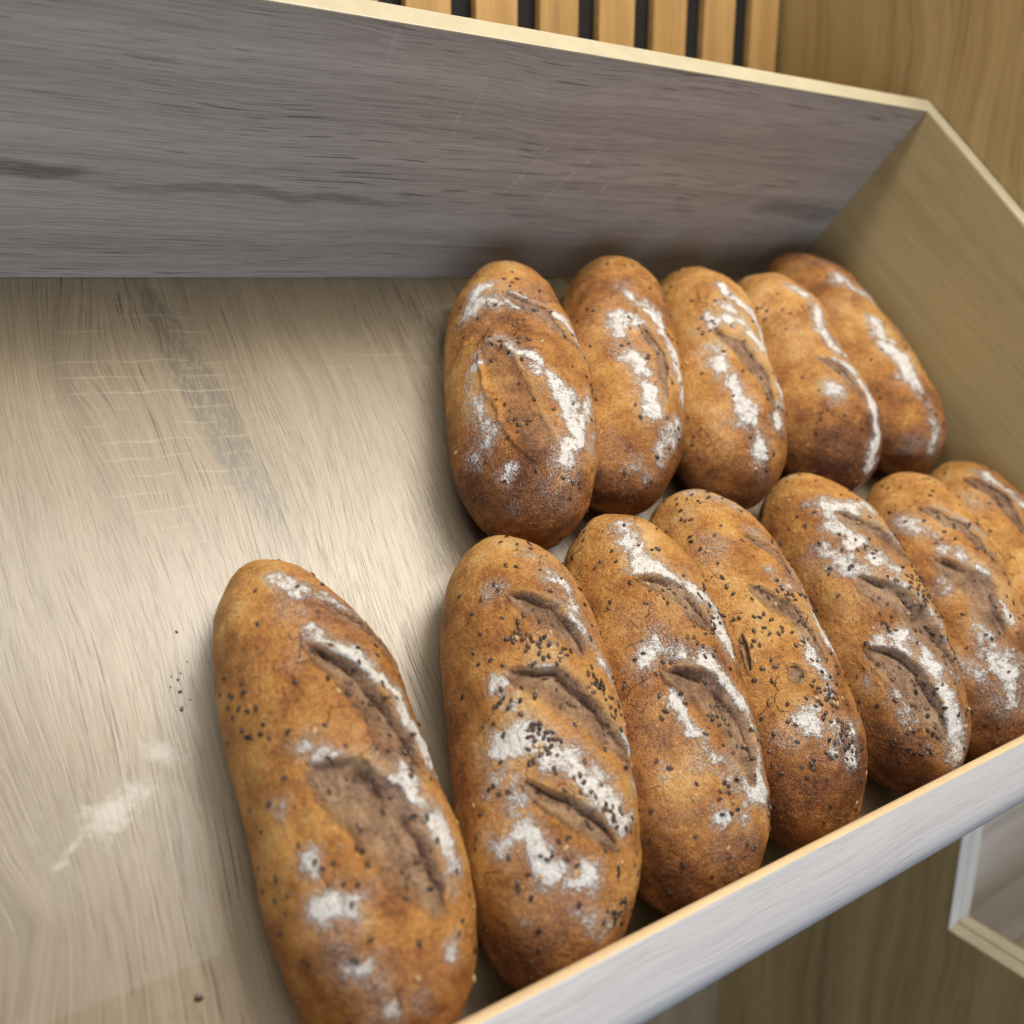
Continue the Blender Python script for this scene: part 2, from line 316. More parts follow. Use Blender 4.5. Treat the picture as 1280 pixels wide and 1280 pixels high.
# measured features of each loaf: cuts, flour, seed clusters (0.1 mm, on the loaf's own surface)
FEAT = json.loads('''{"R5":{"q":[0.788,-0.1541,0.0128,0.2777,0.11,0.0921,0.0452,2.8696,3.5503,0.0009],"sl":[[[[135,78,910],[157,-172,905],[109,-477,908]],4.8,2,0]],"fl":[[[[-155,648,867],[-71,506,901],[63,387,912]],8.1,0.85],[[[-117,16,910],[-140,-141,905],[-118,-326,909],[-118,-506,902],[-116,-703,884]],7.7,0.9],[[[-200,-621,870]],7.6,0.8],[[[-69,-931,842],[-83,-1061,788],[-56,-1189,712],[-75,-1299,595]],4.6,0.85],[[[-284,-1189,586]],9.1,0.4]],"sd":[],"n":18},"R4":{"q":[0.6913,-0.169,-0.1876,0.2614,0.1097,0.092,0.0787,2.7326,3.8985,-0.0015],"sl":[[[[-245,-250,877],[-67,-421,915],[-10,-558,909],[22,-687,895]],5.0,2.5,1]],"fl":[[[[-161,687,848],[-39,531,894]],4.6,0.85],[[[-42,364,911],[-44,133,919],[-15,-44,920]],8.9,0.85],[[[-204,-278,892],[42,-336,917],[68,-476,910],[136,-584,892],[92,-785,872],[107,-960,815],[80,-1088,747],[100,-1200,633]],4.3,0.9],[[[-273,-584,847]],8.5,0.75],[[[127,-1286,420]],4.3,0.8]],"sd":[],"n":24},"R3":{"q":[0.5886,-0.1613,-0.3878,0.2727,0.1102,0.0916,0.0239,2.8429,3.5826,0.0015],"sl":[[[[-256,46,855],[-197,-46,882],[-112,-108,905],[-16,-291,914],[68,-410,910],[89,-554,900],[128,-691,880]],7.5,3,1]],"fl":[[[[-274,230,843],[-134,350,895],[-41,200,913],[45,108,915],[142,-15,905]],8.4,0.92],[[[-310,-169,822],[-257,-380,852],[-217,-554,863],[-176,-691,864],[-112,-819,857],[-47,-980,816],[36,-1099,758]],7.3,0.95],[[[-110,664,867],[40,497,899],[220,439,870],[264,291,861],[285,108,855],[304,-108,845],[303,-260,844],[259,-497,857],[210,-691,857],[196,-843,830]],3.5,0.9],[[[-248,-937,773]],12.9,0.4],[[[146,-1240,607]],6.6,0.4]],"sd":[[[-310,169,821],11.2,5],[[88,-582,898],9.3,8]],"n":22},"R2":{"q":[0.4802,-0.1529,-0.4915,0.2762,0.1096,0.0916,0.0321,2.8462,3.5841,0.0023],"sl":[[[[-57,78,912],[-7,-47,916],[78,-171,914],[100,-325,911],[121,-445,904],[160,-561,889]],5.7,2.5,1]],"fl":[[[[-167,617,860],[-83,474,895],[20,355,910],[101,233,910],[171,109,900],[254,47,874],[273,-140,865],[326,-294,833],[388,-415,779]],5.3,0.95],[[[-247,140,855],[-208,-47,874],[-189,-264,881],[-127,-355,898],[-37,-474,908],[-14,-589,902],[40,-699,889],[81,-804,869]],8.1,1.0],[[[317,-726,796],[246,-878,800],[203,-1014,767],[162,-1114,728]],3.0,0.75],[[[-47,-1183,711]],3.6,0.6],[[[98,-1228,657]],3.0,0.6],[[[-81,140,909]],9.1,0.8],[[[6,-829,867]],4.8,0.6]],"sd":[],"n":26},"R1":{"q":[0.3744,-0.1627,-0.3433,0.2682,0.1099,0.0908,0.0755,2.8164,3.5645,0.0009],"sl":[[[[-445,136,677],[-407,-15,729],[-364,-136,775],[-332,-286,801],[-279,-432,833],[-258,-572,835],[-196,-705,845],[-132,-829,839],[-68,-921,823],[-1,-985,802]],14.7,2.2,2],[[[-269,572,814],[-199,489,858],[-116,432,886],[-22,403,898],[63,286,903],[178,196,886],[315,166,826]],5.5,2.5,1]],"fl":[[[[-453,517,630],[-370,653,716],[-271,545,817]],10.5,1.0],[[[-176,572,855],[-94,517,881]],4.9,0.7],[[[-116,460,883],[-22,432,896],[86,403,894],[234,432,855],[293,345,832],[347,256,800],[365,136,788]],3.7,0.85],[[[-332,76,802],[-261,-45,848],[-182,-106,881],[-95,-226,901],[-22,-286,906],[37,-374,905],[109,-460,895],[148,-626,874]],4.0,0.85],[[[109,-460,895],[147,-653,871],[96,-829,847],[65,-985,798]],8.4,1.0],[[[-495,-196,581],[-467,-15,641]],2.3,0.8],[[[-493,-403,579],[-468,-572,614],[-426,-705,659],[-455,-781,581],[-473,-829,499]],6.7,0.62],[[[-322,-1044,636]],2.7,0.7],[[[35,-1116,728]],13.2,0.4],[[[313,-315,825],[292,-460,832],[286,-599,823],[292,-731,797]],3.5,0.7],[[[-206,-1219,567]],5.5,0.35]],"sd":[[[-271,-679,814],11.1,5],[[-71,572,877],9.9,3]],"n":34},"F6":{"q":[0.791,-0.4199,-0.3236,0.2723,0.1097,0.0896,0.0305,2.811,3.6004,-0.0001],"sl":[[[[-323,889,680],[-277,742,768],[-218,636,822],[-207,438,851],[-170,260,873]],5.1,2.5,0]],"fl":[[[[-171,935,758],[-150,793,811],[-97,663,850],[-29,553,872]],5.2,0.85],[[[-394,608,698]],8.7,0.5]],"sd":[],"n":24},"F5":{"q":[0.6905,-0.4223,-0.3164,0.2668,0.1084,0.0934,0.137,2.813,3.5196,-0.0008],"sl":[[[[-366,702,729],[-305,623,807],[-278,542,840],[-189,486,889],[-130,343,917],[-37,225,932],[47,135,932]],4.7,2.5,1],[[[-455,165,697],[-418,75,750],[-376,-15,797],[-310,-105,850],[-309,-255,849],[-290,-372,858],[-250,-486,874]],10.2,3.5,1]],"fl":[[[[-463,676,578],[-424,542,700]],6.1,0.75],[[[-433,429,707]],4.0,0.7],[[[-283,676,811],[-221,596,861],[-125,542,899],[23,486,916]],3.4,0.7],[[[-401,284,764],[-326,195,837],[-274,135,872],[-217,15,899]],5.9,0.9],[[[-256,45,882]],6.4,1.0],[[[-236,-165,891],[-131,-343,921]],3.8,0.9],[[[-387,-372,780]],4.4,0.8],[[[-485,-676,565],[-405,-777,686]],9.8,0.7],[[[-311,-650,818],[-284,-752,815],[-252,-872,799]],10.4,0.85],[[[-245,-980,754]],5.4,0.95],[[[-456,-45,697]],7.1,0.6],[[[-337,-1000,653]],8.5,0.4],[[[-336,-514,816]],4.3,0.8]],"sd":[[[-317,458,825],20.0,6],[[-37,225,932],11.9,6]],"n":30},"F4":{"q":[0.5901,-0.4101,-0.1754,0.2703,0.1103,0.0926,-0.0168,2.8381,3.5452,0.0026],"sl":[[[[-201,711,837],[-146,631,871],[-60,549,899],[48,492,908],[100,406,912],[149,318,910],[236,228,889],[277,137,874]],6.9,3.5,1],[[[-299,107,831],[-263,15,854],[-186,-76,891],[-101,-168,915],[-56,-258,921],[-8,-377,922],[20,-464,919],[72,-549,912],[135,-658,892]],10.6,4.5,1],[[[-407,-406,724],[-365,-492,769],[-317,-577,806],[-282,-658,822],[-260,-762,819],[-219,-883,811],[-177,-972,797],[-136,-1053,772]],9.1,4.5,1]],"fl":[[[[-213,812,806],[-84,737,864],[107,711,870],[141,521,895]],7.0,0.95],[[[-258,631,823],[-226,492,859],[-146,377,897],[-102,288,912],[-31,198,923]],4.9,0.95],[[[-403,406,720],[-332,318,801],[-264,198,853]],8.6,0.75],[[[-78,15,919],[-30,-76,924],[55,-168,925],[127,-288,918],[124,-406,915],[97,-521,912],[115,-631,899]],7.1,0.92],[[[-209,-406,879],[-170,-521,889],[-108,-658,892],[-109,-762,876],[-67,-883,853],[-26,-993,816],[-8,-1090,766],[22,-1173,705]],8.6,0.95],[[[-318,-347,816]],5.3,0.9],[[[-339,-762,759],[-323,-906,731]],6.2,0.85],[[[-279,906,733]],5.2,0.7],[[[-49,-1125,742]],5.7,0.7],[[[-448,-604,644]],5.8,0.5],[[[-178,-1090,735]],5.6,0.6]],"sd":[[[56,-46,926],14.5,40],[[238,76,891],13.6,26],[[-265,-288,853],5.9,10],[[-146,318,900],14.7,10],[[100,-435,917],9.4,14],[[-169,-762,860],14.8,10],[[-245,-1033,733],13.5,10]],"n":40},"F3":{"q":[0.4689,-0.409,-0.132,0.2755,0.1105,0.0899,-0.0136,2.8282,3.6644,0.0014],"sl":[[[[6,751,845],[84,643,861],[195,531,853],[200,414,863],[244,294,854]],3.5,2.5,1],[[[-178,294,869],[-113,202,887],[-67,140,895],[14,78,899],[44,-47,899],[94,-171,895],[117,-263,892]],6.1,2.5,1],[[[-361,16,767],[-376,-109,753],[-391,-232,737]],2.2,3,0],[[[-179,-294,871],[-115,-414,885]],4.2,2.5,0]],"fl":[[[[-85,1239,609],[-24,1129,701],[76,1033,748]],2.4,0.8],[[[100,751,839],[169,643,845]],3.5,0.8],[[[92,354,889],[300,324,825],[303,140,829],[304,16,829],[304,-109,829],[321,-232,818]],4.0,0.9],[[[69,-202,897],[68,-354,895],[66,-473,892]],5.4,0.9],[[[-198,-643,848],[-22,-698,874]],7.8,0.85],[[[169,-724,851],[119,-852,838],[91,-946,815]],2.6,0.8],[[[-112,-852,838]],5.6,0.8],[[[-305,-698,786]],4.6,0.6],[[[-286,777,756],[-303,559,787]],9.2,0.42],[[[-257,1033,675]],7.2,0.3],[[[181,354,872]],8.0,0.5]],"sd":[[[40,-502,891],11.7,34],[[43,202,897],13.4,10],[[44,-140,899],10.9,12],[[36,-698,874],10.5,12],[[-178,16,872],16.3,8],[[31,-852,847],10.4,12]],"n":60},"F2":{"q":[0.3683,-0.4171,-0.2533,0.2738,0.111,0.0936,0.0714,2.8194,3.7982,0.0034],"sl":[[[[-255,612,835],[-162,556,885],[-53,499,915],[-2,411,925],[60,322,930],[112,261,929]],6.2,3.5,1],[[[-257,-46,863],[-180,-108,901],[-72,-170,929],[-25,-261,934],[30,-322,935],[84,-411,931],[81,-499,928],[101,-584,920],[119,-667,909]],10.1,5,1]],"fl":[[[[-231,1047,712],[-218,940,771],[-193,847,816],[-142,746,860],[-80,667,889],[-7,584,908],[78,527,914],[195,441,903],[221,322,903],[265,231,891],[306,108,874]],6.4,0.9],[[[-358,46,784],[-258,108,863],[-138,77,915]],6.9,0.9],[[[34,15,936],[90,-77,934],[137,-170,929],[224,-261,908],[242,-352,899],[298,-441,870],[253,-556,883],[246,-639,877],[236,-746,864],[226,-822,851]],3.4,0.95],[[[-277,-200,852],[-241,-292,873],[-205,-411,890],[-186,-499,895],[-125,-556,911],[-82,-612,915],[-11,-667,916],[67,-746,904],[151,-797,882]],1.9,0.8],[[[-227,-584,873]],7.0,0.9],[[[-109,-894,863]],5.9,0.75],[[[53,-918,865]],3.2,0.8],[[[-347,-612,788]],4.2,0.6],[[[-240,231,872]],3.5,0.6],[[[95,639,896]],8.5,0.5]],"sd":[[[179,322,915],8.3,12],[[-162,499,891],10.3,6],[[3,139,935],9.1,8],[[-26,-352,933],10.6,14],[[126,-556,919],6.7,8],[[-86,-772,894],7.4,6]],"n":45},"F1":{"q":[0.2681,-0.4161,-0.2918,0.2779,0.108,0.0902,0.0983,2.8178,3.5851,0.0054],"sl":[[[[-252,704,783],[-164,621,839],[-61,564,872],[-12,477,886],[44,417,892],[102,327,895]],6.2,4,1],[[[-314,203,769],[-265,172,808],[-212,141,842],[-134,110,875],[-70,47,891],[25,-16,902],[108,-78,900],[155,-141,895],[239,-203,875],[333,-265,831]],8.6,4.5,1],[[[-319,-417,767],[-273,-477,804],[-223,-535,834],[-167,-564,857],[-109,-621,871],[-46,-649,879],[26,-704,876],[96,-757,865]],5.5,4.5,1]],"fl":[[[[-125,1190,656],[-50,1082,734],[41,999,773],[38,859,822],[26,704,858],[84,621,870],[136,535,875],[206,447,870],[251,387,861],[294,296,848],[368,234,808]],4.9,0.85],[[[261,-110,868],[299,-172,851],[315,-265,841],[364,-357,807]],3.7,0.85],[[[-426,-234,617],[-383,-203,691],[-329,-203,755],[-266,-172,809],[-232,-203,832],[-177,-265,859],[-118,-296,880],[-54,-357,893],[15,-417,898],[70,-477,895],[115,-535,889],[155,-593,878]],8.7,0.95],[[[-419,-357,635],[-363,-477,720]],7.3,0.9],[[[-365,-677,709],[-308,-757,757],[-261,-834,779],[-193,-859,810],[-102,-908,826]],8.2,0.95],[[[-141,-977,796],[-89,-1062,773]],5.7,0.7],[[[-369,172,707]],4.1,0.85],[[[-159,387,861],[-137,296,872],[-136,203,874]],5.5,0.65],[[[-336,757,701]],3.9,0.6],[[[-327,16,755]],5.4,0.6],[[[63,-1102,754]],6.6,0.5],[[[-339,-1021,652]],8.1,0.35],[[[-411,-677,642]],5.9,0.5]],"sd":[[[-217,447,831],12.2,22],[[-116,265,879],10.2,22],[[154,141,895],6.5,16],[[-232,-203,832],7.9,26],[[-248,-141,821],4.4,16],[[262,16,868],14.0,16],[[-36,-477,892],12.9,14],[[153,-621,875],8.6,10],[[-327,47,755],9.0,10],[[-210,-757,821],8.3,6],[[170,-1062,746],6.7,8]],"n":55},"B0":{"q":[0.1478,-0.4081,-0.0101,0.2896,0.1042,0.0859,-0.0118,2.1903,3.5564,0.0051],"sl":[[[[-37,618,811],[11,528,828],[67,466,835],[118,372,841],[144,276,845],[168,212,845],[211,114,838],[232,49,833],[270,-49,819],[288,-114,811],[323,-180,792]],6.2,5,1],[[[-205,-16,802],[-150,-82,827],[-91,-147,844],[-49,-212,852],[-6,-309,856],[16,-372,856],[70,-435,855],[91,-497,851],[108,-588,844],[126,-647,837],[159,-733,820],[172,-789,808]],11.6,4,1],[[[220,816,733],[295,733,715],[384,676,652],[412,588,648],[444,528,622],[446,435,645]],3.6,2.5,0]],"fl":[[[[-31,1148,656],[30,1086,684],[84,1041,696],[153,995,697],[213,921,700],[285,843,684]],5.4,0.75],[[[27,705,799],[79,647,808],[125,588,813],[192,497,813],[253,435,801],[294,372,789],[332,309,774],[368,244,754],[372,147,757],[389,49,746],[404,-49,733],[432,-114,705]],4.7,1.0],[[[-169,114,818],[-130,16,833]],4.4,0.95],[[[189,-212,844],[208,-276,839],[245,-340,825],[280,-404,808],[309,-497,787],[319,-588,772],[329,-647,757]],4.8,0.95],[[[51,-82,859]],2.4,0.9],[[[231,-114,833]],2.4,0.9],[[[-312,-647,721],[-251,-647,768],[-200,-647,796]],7.4,0.8],[[[-251,-618,770]],3.7,1.0],[[[-336,-404,703]],2.7,0.8],[[[-282,-843,725],[-251,-895,737],[-218,-971,738]],8.0,0.5],[[[212,-971,746]],3.4,0.6],[[[-179,-1128,701]],4.0,0.7],[[[-203,-921,758]],2.9,0.8],[[[-78,647,801]],4.2,0.5],[[[-103,1018,702],[-69,946,732],[-31,895,752]],7.0,0.4],[[[-368,-82,658]],1.6,0.6],[[[-29,-1086,749]],5.1,0.4]],"sd":[[[72,372,844],20.8,8],[[-390,497,591],25.0,14],[[251,16,827],20.7,10],[[-179,-528,812],30.0,12]],"n":28}}''')

# ------------------------------------------------------------------ the cabinet round the tray
XS = .8435                     # inner face of the tray's right side panel
WY = .758                      # plane of the slats' front faces
XP = XS + .0205                # face of the cabinet partition
T0 = Matrix.Translation((0, D, ZC)) @ Matrix.Rotation(SL, 4, 'X')     # tray frame: x along it, y up its slope, z out of it

sw = empty('slatted_wall', Matrix.Translation((0, WY, ZC)))
tag(sw, 'wall of vertical golden oak slats with black gaps behind the tray', 'slatted wall')
bevel_box('felt_backing', (-1.1, .021, -.35), (XP - .0003, .033, 1.0), M['felt'], sw, 0)
pitch = .0713; x = .7875 + .0265
k = 0
while x > -1.05:
    w0, w1 = x, x + .0455
    if k == 0: w1 = min(w1, .8575)
    bevel_box('slat', (w0, .010, -.35), (w1, .020, 1.0), M['slat'], sw, .0012)
    x -= pitch; k += 1
lw = bevel_box('rear_wall', (-1.1, WY + .002, ZC - 1.3), (XP - .0003, WY + .03, ZC - .352), M['rear'], None, .001)
tag(lw, 'greyish wood rear board of the cabinet below the front rail', 'rear board')

# partition: tall board whose front edge steps forward at its foot
pt = empty('partition_wall', Matrix.Translation((XP, .435, ZC - .7066)))
tag(pt, 'golden oak partition standing to the right of the bread tray', 'partition')
PT = .038
import bmesh
def slab(name, poly, x0, x1, m, parent, bev=.0):
    n = len(poly); vs = [(x0, y, z) for y, z in poly] + [(x1, y, z) for y, z in poly]
    fs = [tuple(range(n)), tuple(range(n, 2 * n))[::-1]] + [(i, n + i, n + (i + 1) % n, (i + 1) % n) for i in range(n)]
    me = bpy.data.meshes.new(name); me.from_pydata(vs, [], fs); me.materials.append(m); me.update()
    bm = bmesh.new(); bm.from_mesh(me); bmesh.ops.recalc_face_normals(bm, faces=bm.faces); bm.to_mesh(me); bm.free()
    o = bpy.data.objects.new(name, me); C.objects.link(o); o.parent = parent
    return o
slab('board', [(0, 0), (-.9, 0), (-.9, -.6), (WY - .435 + .04, -.6), (WY - .435 + .04, 1.7), (0, 1.7)], 0, PT, M['partition'], pt)
bevel_box('front_edge_band', (-.0008, -.0016, .0012), (PT / 2 - .0009, -.0001, 1.7), M['whiteband'], pt, .0006)
bevel_box('front_edge_band', (PT / 2 + .0009, -.0016, .0012), (PT + .0008, -.0001, 1.7), M['whiteband'], pt, .0006)
bevel_box('ledge_edge_band', (-.0008, -.9, .0001), (PT / 2 - .0009, -.0002, .0014), M['band'], pt, .0006)
bevel_box('ledge_edge_band', (PT / 2 + .0009, -.9, .0001), (PT + .0008, -.0002, .0014), M['band'], pt, .0006)

nb = empty('lower_bin', Matrix.Translation((XP + PT + .4, .45, ZC - .828)))
tag(nb, 'grey wood bin glimpsed past the partition at the lower right corner', 'bin')
bevel_box('back_panel', (-.3985, 0, 0), (.8, .018, .60), M['grey'], nb, .0008)
bp = bevel_box('bottom_panel', (-.3985, -.5, -.018), (.8, -.0003, -.0003), M['bottom'], nb, .0008); bp.rotation_euler = (SL * .6, 0, 0)

# ------------------------------------------------------------------ the bread tray
BH = .2235
tray = empty('bread_tray', T0)
tag(tray, 'tilted pale oak display tray with grey back board holding the loaves', 'display tray')
XL = -.55
SI, LH, LT, LS = .5356, .085, .0385, .030
bevel_box('bottom_panel', (XL - .018, -SI - LS + .001, -.018), (XS, .018, 0), M['bottom'], tray, .0004)
bk = bevel_box('back_panel', (XL - .018, .0003, .0004), (XS + .0, .018, BH), M['back'], tray, .0004)
bevel_box('edge_band', (XL - .018, -.0005, BH + .0001), (XS + .0005, .0185, BH + .0016), M['band'], bk, .0006)
sd = bevel_box('side_panel', (XS + .0003, -SI - LT - .012, -.018), (XS + .018, .018, BH), M['side'], tray, .0004)
bevel_box('edge_band', (XS + .0009, -SI - LT - .012, BH + .0001), (XS + .0185, .0185, BH + .0016), M['band'], sd, .0006)
sl_ = bevel_box('side_panel', (XL - .036, -SI - LT, -.018), (XL - .0183, .018, BH), M['side'], tray, .0004)
bevel_box('edge_band', (XL - .0365, -SI - LT, BH + .0001), (XL - .0183, .0185, BH + .0016), M['band'], sl_, .0006)
prof = []
def arc(cy, cz, r, a0, a1, n=7):
    for i in range(n + 1):
        t = math.radians(a0 + (a1 - a0) * i / n); prof.append((cy + r * math.cos(t), cz + r * math.sin(t)))
ri, ro = .0055, .011
prof.append((-SI - LS, -.0185)); arc(-SI - .0003 - ri, LH - ri, ri, -20, 90)
arc(-SI - LT + ro, LH - ro, ro, 90, 172, 10); prof.append((-SI - LT - .0125, -.0185))
lipo = extrude_profile('front_rail', prof, XL - .018, XS, M['lip'], tray, True, M['lipedge'], lambda y, z: y > -SI - .0003 - ri * .62 or (z < LH - ri and y > -SI - LS * .8))
try: lipo.data.set_sharp_from_angle(angle=math.radians(50))
except Exception: pass

# ------------------------------------------------------------------ loaves
def hash3(i, j, k, s):
    h = (i * 374761393 + j * 668265263 + k * 2147483647 + s * 1274126177).astype(np.int64) & 0xffffffff
    h = ((h ^ (h >> 13)) * 1274126177) & 0xffffffff
    return ((h ^ (h >> 16)) & 0xffff) / 65535.0
def vnoise(p, scale, s=0):
    q = p * scale + 100.0; i = np.floor(q).astype(np.int64); f = q - i; f = f * f * (3 - 2 * f); r = 0
    for a in (0, 1):
        for b_ in (0, 1):
            for c in (0, 1):
                w = (f[:, 0] if a else 1 - f[:, 0]) * (f[:, 1] if b_ else 1 - f[:, 1]) * (f[:, 2] if c else 1 - f[:, 2])
                r = r + w * hash3(i[:, 0] + a, i[:, 1] + b_, i[:, 2] + c, s)
    return r
def smooth(x, a, b):
    t = np.clip((x - a) / (b - a), 0, 1); return t * t * (3 - 2 * t)
def to_line(P, pts):
    """nearest point of a polyline: distance, fraction along it, nearest point, tangent"""
    n = len(P); best = np.full(n, 1e9); fr = np.zeros(n); near = np.zeros((n, 3)); tan = np.zeros((n, 3)); tan[:, 1] = 1
    L = np.array([0] + [np.linalg.norm(pts[i + 1] - pts[i]) for i in range(len(pts) - 1)]).cumsum(); tot = max(L[-1], 1e-9)
    if len(pts) == 1:
        return np.linalg.norm(P - pts[0], axis=1), fr, np.repeat(pts[:1], n, 0), tan
    for i in range(len(pts) - 1):
        d = pts[i + 1] - pts[i]; l = np.linalg.norm(d)
        if l < 1e-6: continue
        t = np.clip(((P - pts[i]) @ d) / l / l, 0, 1); q = pts[i] + t[:, None] * d; r = np.linalg.norm(P - q, axis=1)
        k = r < best; best[k] = r[k]; fr[k] = (L[i] + t[k] * l) / tot; near[k] = q[k]; tan[k] = d / l
    return best, fr, near, tan
def normals(V, Fq):
    a = V[Fq[:, 2]] - V[Fq[:, 0]]; b_ = V[Fq[:, 3]] - V[Fq[:, 1]]; fn = np.cross(a, b_)
    N = np.zeros_like(V)
    for k in range(4): 
        for c in range(3): N[:, c] += np.bincount(Fq[:, k], fn[:, c], len(V))
    return N / np.maximum(np.linalg.norm(N, axis=1)[:, None], 1e-12)
def grid_mesh(name, V, N, Fq, attrs, m, parent):
    used = np.zeros(len(V), bool); used[Fq.ravel()] = True; idx = np.cumsum(used) - 1
    v, nn, f = V[used], N[used], idx[Fq]
    me = bpy.data.meshes.new(name); me.vertices.add(len(v)); me.vertices.foreach_set('co', v.astype(np.float32).ravel())
    tri = (f[:, 2] == f[:, 3])
    cnt = np.where(tri, 3, 4); me.loops.add(int(cnt.sum())); me.polygons.add(len(f))
    loops = f[np.stack([np.ones(len(f), bool)] * 3 + [~tri], 1)]
    me.loops.foreach_set('vertex_index', loops.astype(np.int32))
    st = np.concatenate([[0], np.cumsum(cnt)[:-1]]); me.polygons.foreach_set('loop_start', st.astype(np.int32))
    me.polygons.foreach_set('loop_total', cnt.astype(np.int32))
    me.polygons.foreach_set('use_smooth', np.ones(len(f), bool))
    me.update(calc_edges=True)
    for k, a in attrs.items():
        at = me.attributes.new(k, 'FLOAT', 'POINT'); at.data.foreach_set('value', a[used].astype(np.float32))
    me.normals_split_custom_set_from_vertices(nn.tolist())
    me.materials.append(m); o = bpy.data.objects.new(name, me); C.objects.link(o); o.parent = parent
    return o

SEED = None
def seed_shape():
    """a flat teardrop grain, about 1 long"""
    vs = [(0, .5, 0)]; rings = 5; n = 8
    for r in range(1, rings):
        t = math.pi * r / rings; y = .5 * math.cos(t); w = math.sin(t) ** .8 * (.34 if y > 0 else .30) * (1 - .35 * max(0, y) * 2)
        for i in range(n): a = 2 * math.pi * i / n; vs.append((w * math.cos(a), y, w * .62 * math.sin(a)))
    vs.append((0, -.5, 0)); fs = []
    for i in range(n):
        fs.append((0, 1 + i, 1 + (i + 1) % n)); fs.append((len(vs) - 1, 1 + (rings - 2) * n + (i + 1) % n, 1 + (rings - 2) * n + i))
        for r in range(rings - 2):
            a, b_ = 1 + r * n, 1 + (r + 1) * n; fs.append((a + i, b_ + i, b_ + (i + 1) % n, a + (i + 1) % n))
    return np.array(vs), fs
SV, SF = seed_shape()

